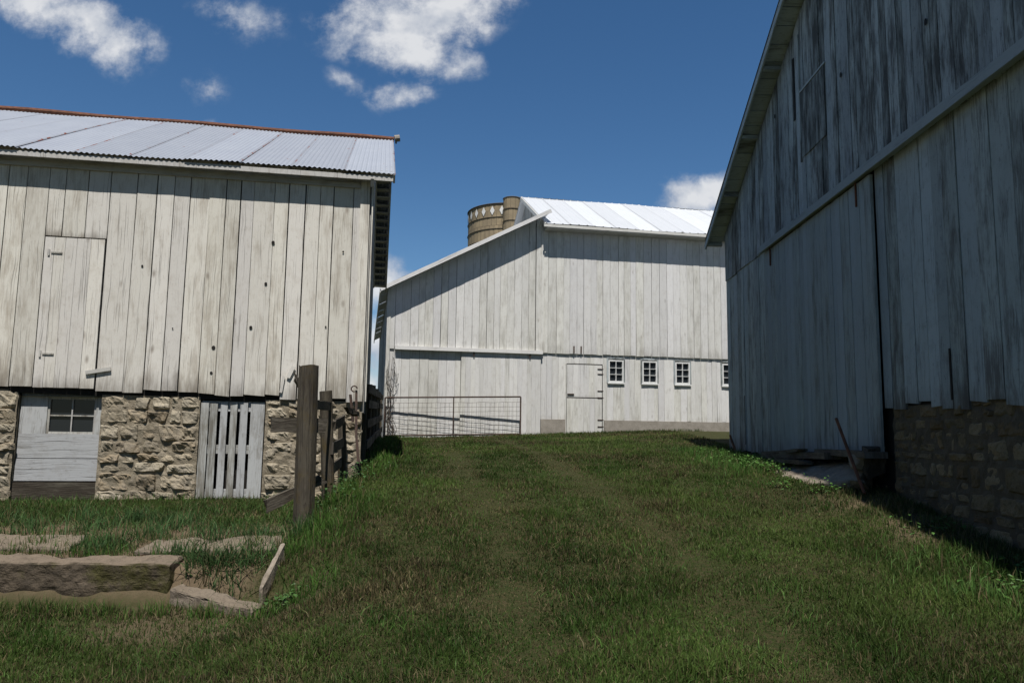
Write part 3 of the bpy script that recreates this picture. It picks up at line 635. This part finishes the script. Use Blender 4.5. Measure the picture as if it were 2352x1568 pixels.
tufts([(random.uniform(-5.6,-2.2),random.uniform(7.5,8.9)) for _ in range(34)],60,.10,.22,.009,.09,(.06,.12,.04),.8)
tufts([(-3.75,7.25),(-3.6,7.2),(-3.65,6.95),(-2.3,7.3),(-2.2,6.75),(-2.4,6.7),(-2.5,6.62),(-2.62,6.72),(-2.1,7.5),(-2.0,7.7),(-2.3,6.55),(-2.2,7.0),(-2.9,6.9)],110,.12,.27,.009,.09,(.055,.11,.035),.9)
tufts([(random.uniform(-7,-2.0),6.17+random.uniform(-.12,.0)) for _ in range(75)],40,.05,.16,.006,.06,dry=.3)
tufts([(random.uniform(-6,-2.8),6.82) for _ in range(40)],26,.04,.14,.006,.05,dry=.35)
tufts([(random.uniform(-6,-2.8),7.4+random.uniform(-.5,.4)) for _ in range(40)],30,.05,.15,.007,.06,dry=.35)
tufts([(-2.05,7.9),(-1.95,8.1),(-1.9,8.5),(-2.0,9.2),(-2.05,9.5),(-1.95,8.8),(-2.1,10),(-2.0,10.5),(-1.8,8.3),(-1.75,7.6),(-1.8,7.2)],120,.08,.24,.008,.12)
tufts([(-1.7+random.uniform(-.3,.25),random.uniform(5.8,8.8)) for _ in range(50)],50,.05,.16,.007,.12)
tufts([(3.75+random.uniform(-.6,.3),random.uniform(10.8,14.8)) for _ in range(90)],60,.06,.17,.008,.14,(.07,.15,.03))
tufts([(4.1+random.uniform(-.35,.15),random.uniform(5.2,8.9)) for _ in range(60)],36,.04,.14,.007,.1,(.09,.11,.04),dry=.4)
tufts([(3.3+random.uniform(-.2,.9),random.uniform(5.0,6.6)) for _ in range(30)],50,.06,.14,.008,.12,(.075,.15,.035))
tufts([tuple(F.p(b,0,.15))[:2] for b in np.arange(-4.3,5,.18)],30,.04,.12,.012,.08,(.05,.085,.025))
tufts([(-2.0-.14*(y-11)+random.uniform(0,.3),y) for y in np.arange(11,21,.2)],50,.06,.18,.012,.1)
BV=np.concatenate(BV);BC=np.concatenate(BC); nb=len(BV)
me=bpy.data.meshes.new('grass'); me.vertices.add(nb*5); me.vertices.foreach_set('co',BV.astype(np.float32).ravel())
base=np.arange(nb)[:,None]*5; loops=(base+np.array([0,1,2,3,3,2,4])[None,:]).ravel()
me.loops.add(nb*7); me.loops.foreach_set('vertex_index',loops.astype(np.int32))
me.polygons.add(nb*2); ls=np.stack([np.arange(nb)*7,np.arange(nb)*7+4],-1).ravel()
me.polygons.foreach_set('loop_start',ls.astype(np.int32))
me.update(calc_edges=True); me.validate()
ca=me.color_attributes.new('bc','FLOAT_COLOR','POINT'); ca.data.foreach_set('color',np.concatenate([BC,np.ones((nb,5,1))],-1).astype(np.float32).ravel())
m,nt=newmat('grass_blades'); a=N(nt,'ShaderNodeAttribute',attribute_name='bc').outputs[0]
d=N(nt,'ShaderNodeBsdfPrincipled',ins={'Base Color':a,'Roughness':.6,'Specular IOR Level':.2}); tr=N(nt,'ShaderNodeBsdfTranslucent',ins={0:a})
mx=N(nt,'ShaderNodeMixShader',ins={0:.28,1:d.outputs[0],2:tr.outputs[0]}); o=N(nt,'ShaderNodeOutputMaterial',ins={0:mx.outputs[0]})
me.materials.append(m); o=bpy.data.objects.new('grass',me); scene.collection.objects.link(o)
def weeds(name,centres,n,spread,hmax,size,col):
    vs=[];fs=[]
    for cx,cy in centres:
        for _ in range(n):
            x=cx+random.gauss(0,spread);y=cy+random.gauss(0,spread); z=Gs(x,y)+random.uniform(.02,hmax)
            a=random.uniform(0,6.28);t=random.uniform(-.5,.6);s=size*random.uniform(.5,1.2)
            d=V((math.cos(a),math.sin(a),t)).normalized();w=d.cross(V((0,0,1))).normalized()*s*.36; c=V((x,y,z))
            b=len(vs); vs+= [c,c+d*s*.35+w,c+d*s*.75+w*.7,c+d*s+V((0,0,-.2*s)),c+d*s*.75-w*.7,c+d*s*.35-w]; fs.append((b,b+1,b+2,b+3,b+4,b+5))
    me=bpy.data.meshes.new(name); me.from_pydata([tuple(v) for v in vs],[],fs)
    me.materials.append(simple(name+'_leaf',col,tuple(c*1.6 for c in col),3,.5,.001)); o=bpy.data.objects.new(name,me); scene.collection.objects.link(o)
weeds('broadleaf_weeds',[(3.7+random.uniform(-.3,.3),random.uniform(10.5,14)) for _ in range(16)]+[(3.4,9.6),(3.6,9.0)],60,.13,.15,.05,(.05,.115,.02))
weeds('broadleaf_weeds',[(-1.66,6.0),(-1.75,6.1)],35,.07,.10,.05,(.04,.085,.02))
weeds('broadleaf_weeds',[(-1.9,9.0),(-1.95,9.6),(-1.85,8.2),(-2.0,10.2),(-1.9,10.0)],60,.13,.26,.045,(.035,.08,.02))
weeds('broadleaf_weeds',[(4.0,6.0),(3.7,5.6),(3.9,7.2),(4.0,5.2)],60,.15,.12,.05,(.045,.10,.02))
# ============================================================ LIGHT / SKY
el=math.radians(62); S=V((.03,-1,0)).normalized()*math.cos(el)+V((0,0,math.sin(el)))
sl=bpy.data.lights.new('sun','SUN'); sl.energy=5.0; sl.angle=math.radians(.53); sl.color=(1,.955,.89)
so=bpy.data.objects.new('sun',sl); so.rotation_euler=S.to_track_quat('Z','Y').to_euler(); so.location=(0,-10,30); scene.collection.objects.link(so)
w=bpy.data.worlds.new('World'); scene.world=w; w.use_nodes=True; nt=w.node_tree; nt.nodes.clear()
sky=N(nt,'ShaderNodeTexSky',sky_type='NISHITA'); sky.sun_disc=False; sky.sun_elevation=el; sky.sun_rotation=math.atan2(S.x,S.y); sky.air_density=1.0; sky.dust_density=.15; sky.ozone_density=3.0; sky.altitude=300
D=N(nt,'ShaderNodeTexCoord').outputs['Generated']; sp=N(nt,'ShaderNodeSeparateXYZ',ins={0:D})
yc=mth(nt,'MAXIMUM',sp.outputs[1],.05); px=mth(nt,'DIVIDE',sp.outputs[0],yc); pz=mth(nt,'DIVIDE',sp.outputs[2],yc)
P=N(nt,'ShaderNodeCombineXYZ',ins={0:px,1:pz}).outputs[0]
wn=N(nt,'ShaderNodeTexNoise',ins={'Vector':P,'Scale':9.0,'Detail':4.0}).outputs['Color']
wv=N(nt,'ShaderNodeVectorMath',operation='MULTIPLY_ADD',ins={0:wn,1:(.09,.08,0),2:(-.045,-.04,0)}).outputs[0]
PW=N(nt,'ShaderNodeVectorMath',operation='ADD',ins={0:P,1:wv}).outputs[0]
cl=[(-.60,.556,.085,.030,1,-.35),(-.67,.585,.07,.03,1,-.2),(-.548,.523,.035,.028,.9,-.4),(-.384,.562,.055,.030,.5,-.3),
(-.150,.560,.085,.040,1.1,.1),(-.10,.585,.065,.03,1.1,.2),(-.205,.55,.035,.028,.9,0),(-.145,.52,.040,.028,.9,-.2),(-.078,.503,.035,.018,.75,-.2),(-.155,.465,.032,.014,.65,.1),(-.216,.467,.040,.012,.45,-.4),
(-.429,.471,.025,.018,.4,-.5),(.25,.318,.042,.024,1.1,.3),(.30,.312,.06,.02,1,.0),(-.175,.20,.030,.032,1.1,0),(-.172,.118,.03,.022,1,0),(-.175,.065,.05,.018,.7,0),(-.446,.412,.03,.012,.9,-.1),(-.5,.42,.02,.008,.6,0)]
acc=None
for cx,cz,rx,rz,st,rot in cl:
    mp=N(nt,'ShaderNodeMapping',vector_type='TEXTURE',ins={0:PW}); mp.inputs[1].default_value=(cx,cz,0); mp.inputs[2].default_value=(0,0,rot); mp.inputs[3].default_value=(rx*1.6,rz*1.6,1)
    ln=N(nt,'ShaderNodeVectorMath',operation='LENGTH',ins={0:mp.outputs[0]}).outputs['Value']
    f=mth(nt,'MULTIPLY',mrange(nt,ln,1.25,.1),st)
    acc=f if acc is None else mth(nt,'MAXIMUM',acc,f)
n1=N(nt,'ShaderNodeTexNoise',ins={'Vector':P,'Scale':17.0,'Detail':10.0,'Roughness':.66}).outputs[0]
na=N(nt,'ShaderNodeTexNoise',ins={'Vector':P,'Scale':13.0,'Detail':4.0,'Roughness':.5}).outputs[0]
n2=N(nt,'ShaderNodeTexNoise',ins={'Vector':N(nt,'ShaderNodeVectorMath',operation='ADD',ins={0:P,1:(.006,.02,0)}).outputs[0],'Scale':13.0,'Detail':4.0,'Roughness':.5}).outputs[0]
dens=mth(nt,'ADD',acc,mth(nt,'MULTIPLY',mth(nt,'SUBTRACT',n1,.5),2.0))
dens=mth(nt,'MULTIPLY',dens,mrange(nt,acc,.0,.35))
al=N(nt,'ShaderNodeMapRange',interpolation_type='SMOOTHSTEP',ins={0:dens,1:.05,2:1.0}).outputs[0]
alpha=mth(nt,'MULTIPLY',al,mth(nt,'GREATER_THAN',sp.outputs[1],.06)); alpha=mth(nt,'MULTIPLY',alpha,.92)
lit=mrange(nt,mth(nt,'ADD',mth(nt,'MULTIPLY',mth(nt,'SUBTRACT',na,n2),2.6),mth(nt,'MULTIPLY',dens,.5)),-.15,.55)
cc=mix(nt,lit,(.42,.47,.56),(.78,.79,.81))
hs=N(nt,'ShaderNodeHueSaturation',ins={'Saturation':1.22,'Value':1.0,'Color':sky.outputs[0]})
fac=mrange(nt,sp.outputs[1],-.5,.55,.040,.090)  # sky dimmed toward the south, added to cut light on the walls
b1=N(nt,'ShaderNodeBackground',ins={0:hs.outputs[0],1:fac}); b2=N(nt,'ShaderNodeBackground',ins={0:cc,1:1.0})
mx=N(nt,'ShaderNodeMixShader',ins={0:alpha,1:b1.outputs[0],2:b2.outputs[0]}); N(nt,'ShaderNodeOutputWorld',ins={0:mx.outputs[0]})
# ============================================================ CAMERA
cam=bpy.data.cameras.new('camera'); cam.sensor_width=36; cam.lens=36*1770/2352; cam.clip_start=.05; cam.clip_end=2000
co=bpy.data.objects.new('camera',cam); scene.collection.objects.link(co); scene.camera=co
th=math.radians(6.96); r=.014
f=V((0,math.cos(th),math.sin(th))); u0=V((0,-math.sin(th),math.cos(th))); x0=V((1,0,0))
rt=(x0*math.cos(r)+u0*math.sin(r)); up=(u0*math.cos(r)-x0*math.sin(r))
mt=Matrix((rt,up,-f)).transposed().to_4x4(); mt.translation=V((0,0,1.6)); co.matrix_world=mt
scene.view_settings.view_transform='Standard'; scene.view_settings.look='None'; scene.view_settings.exposure=0
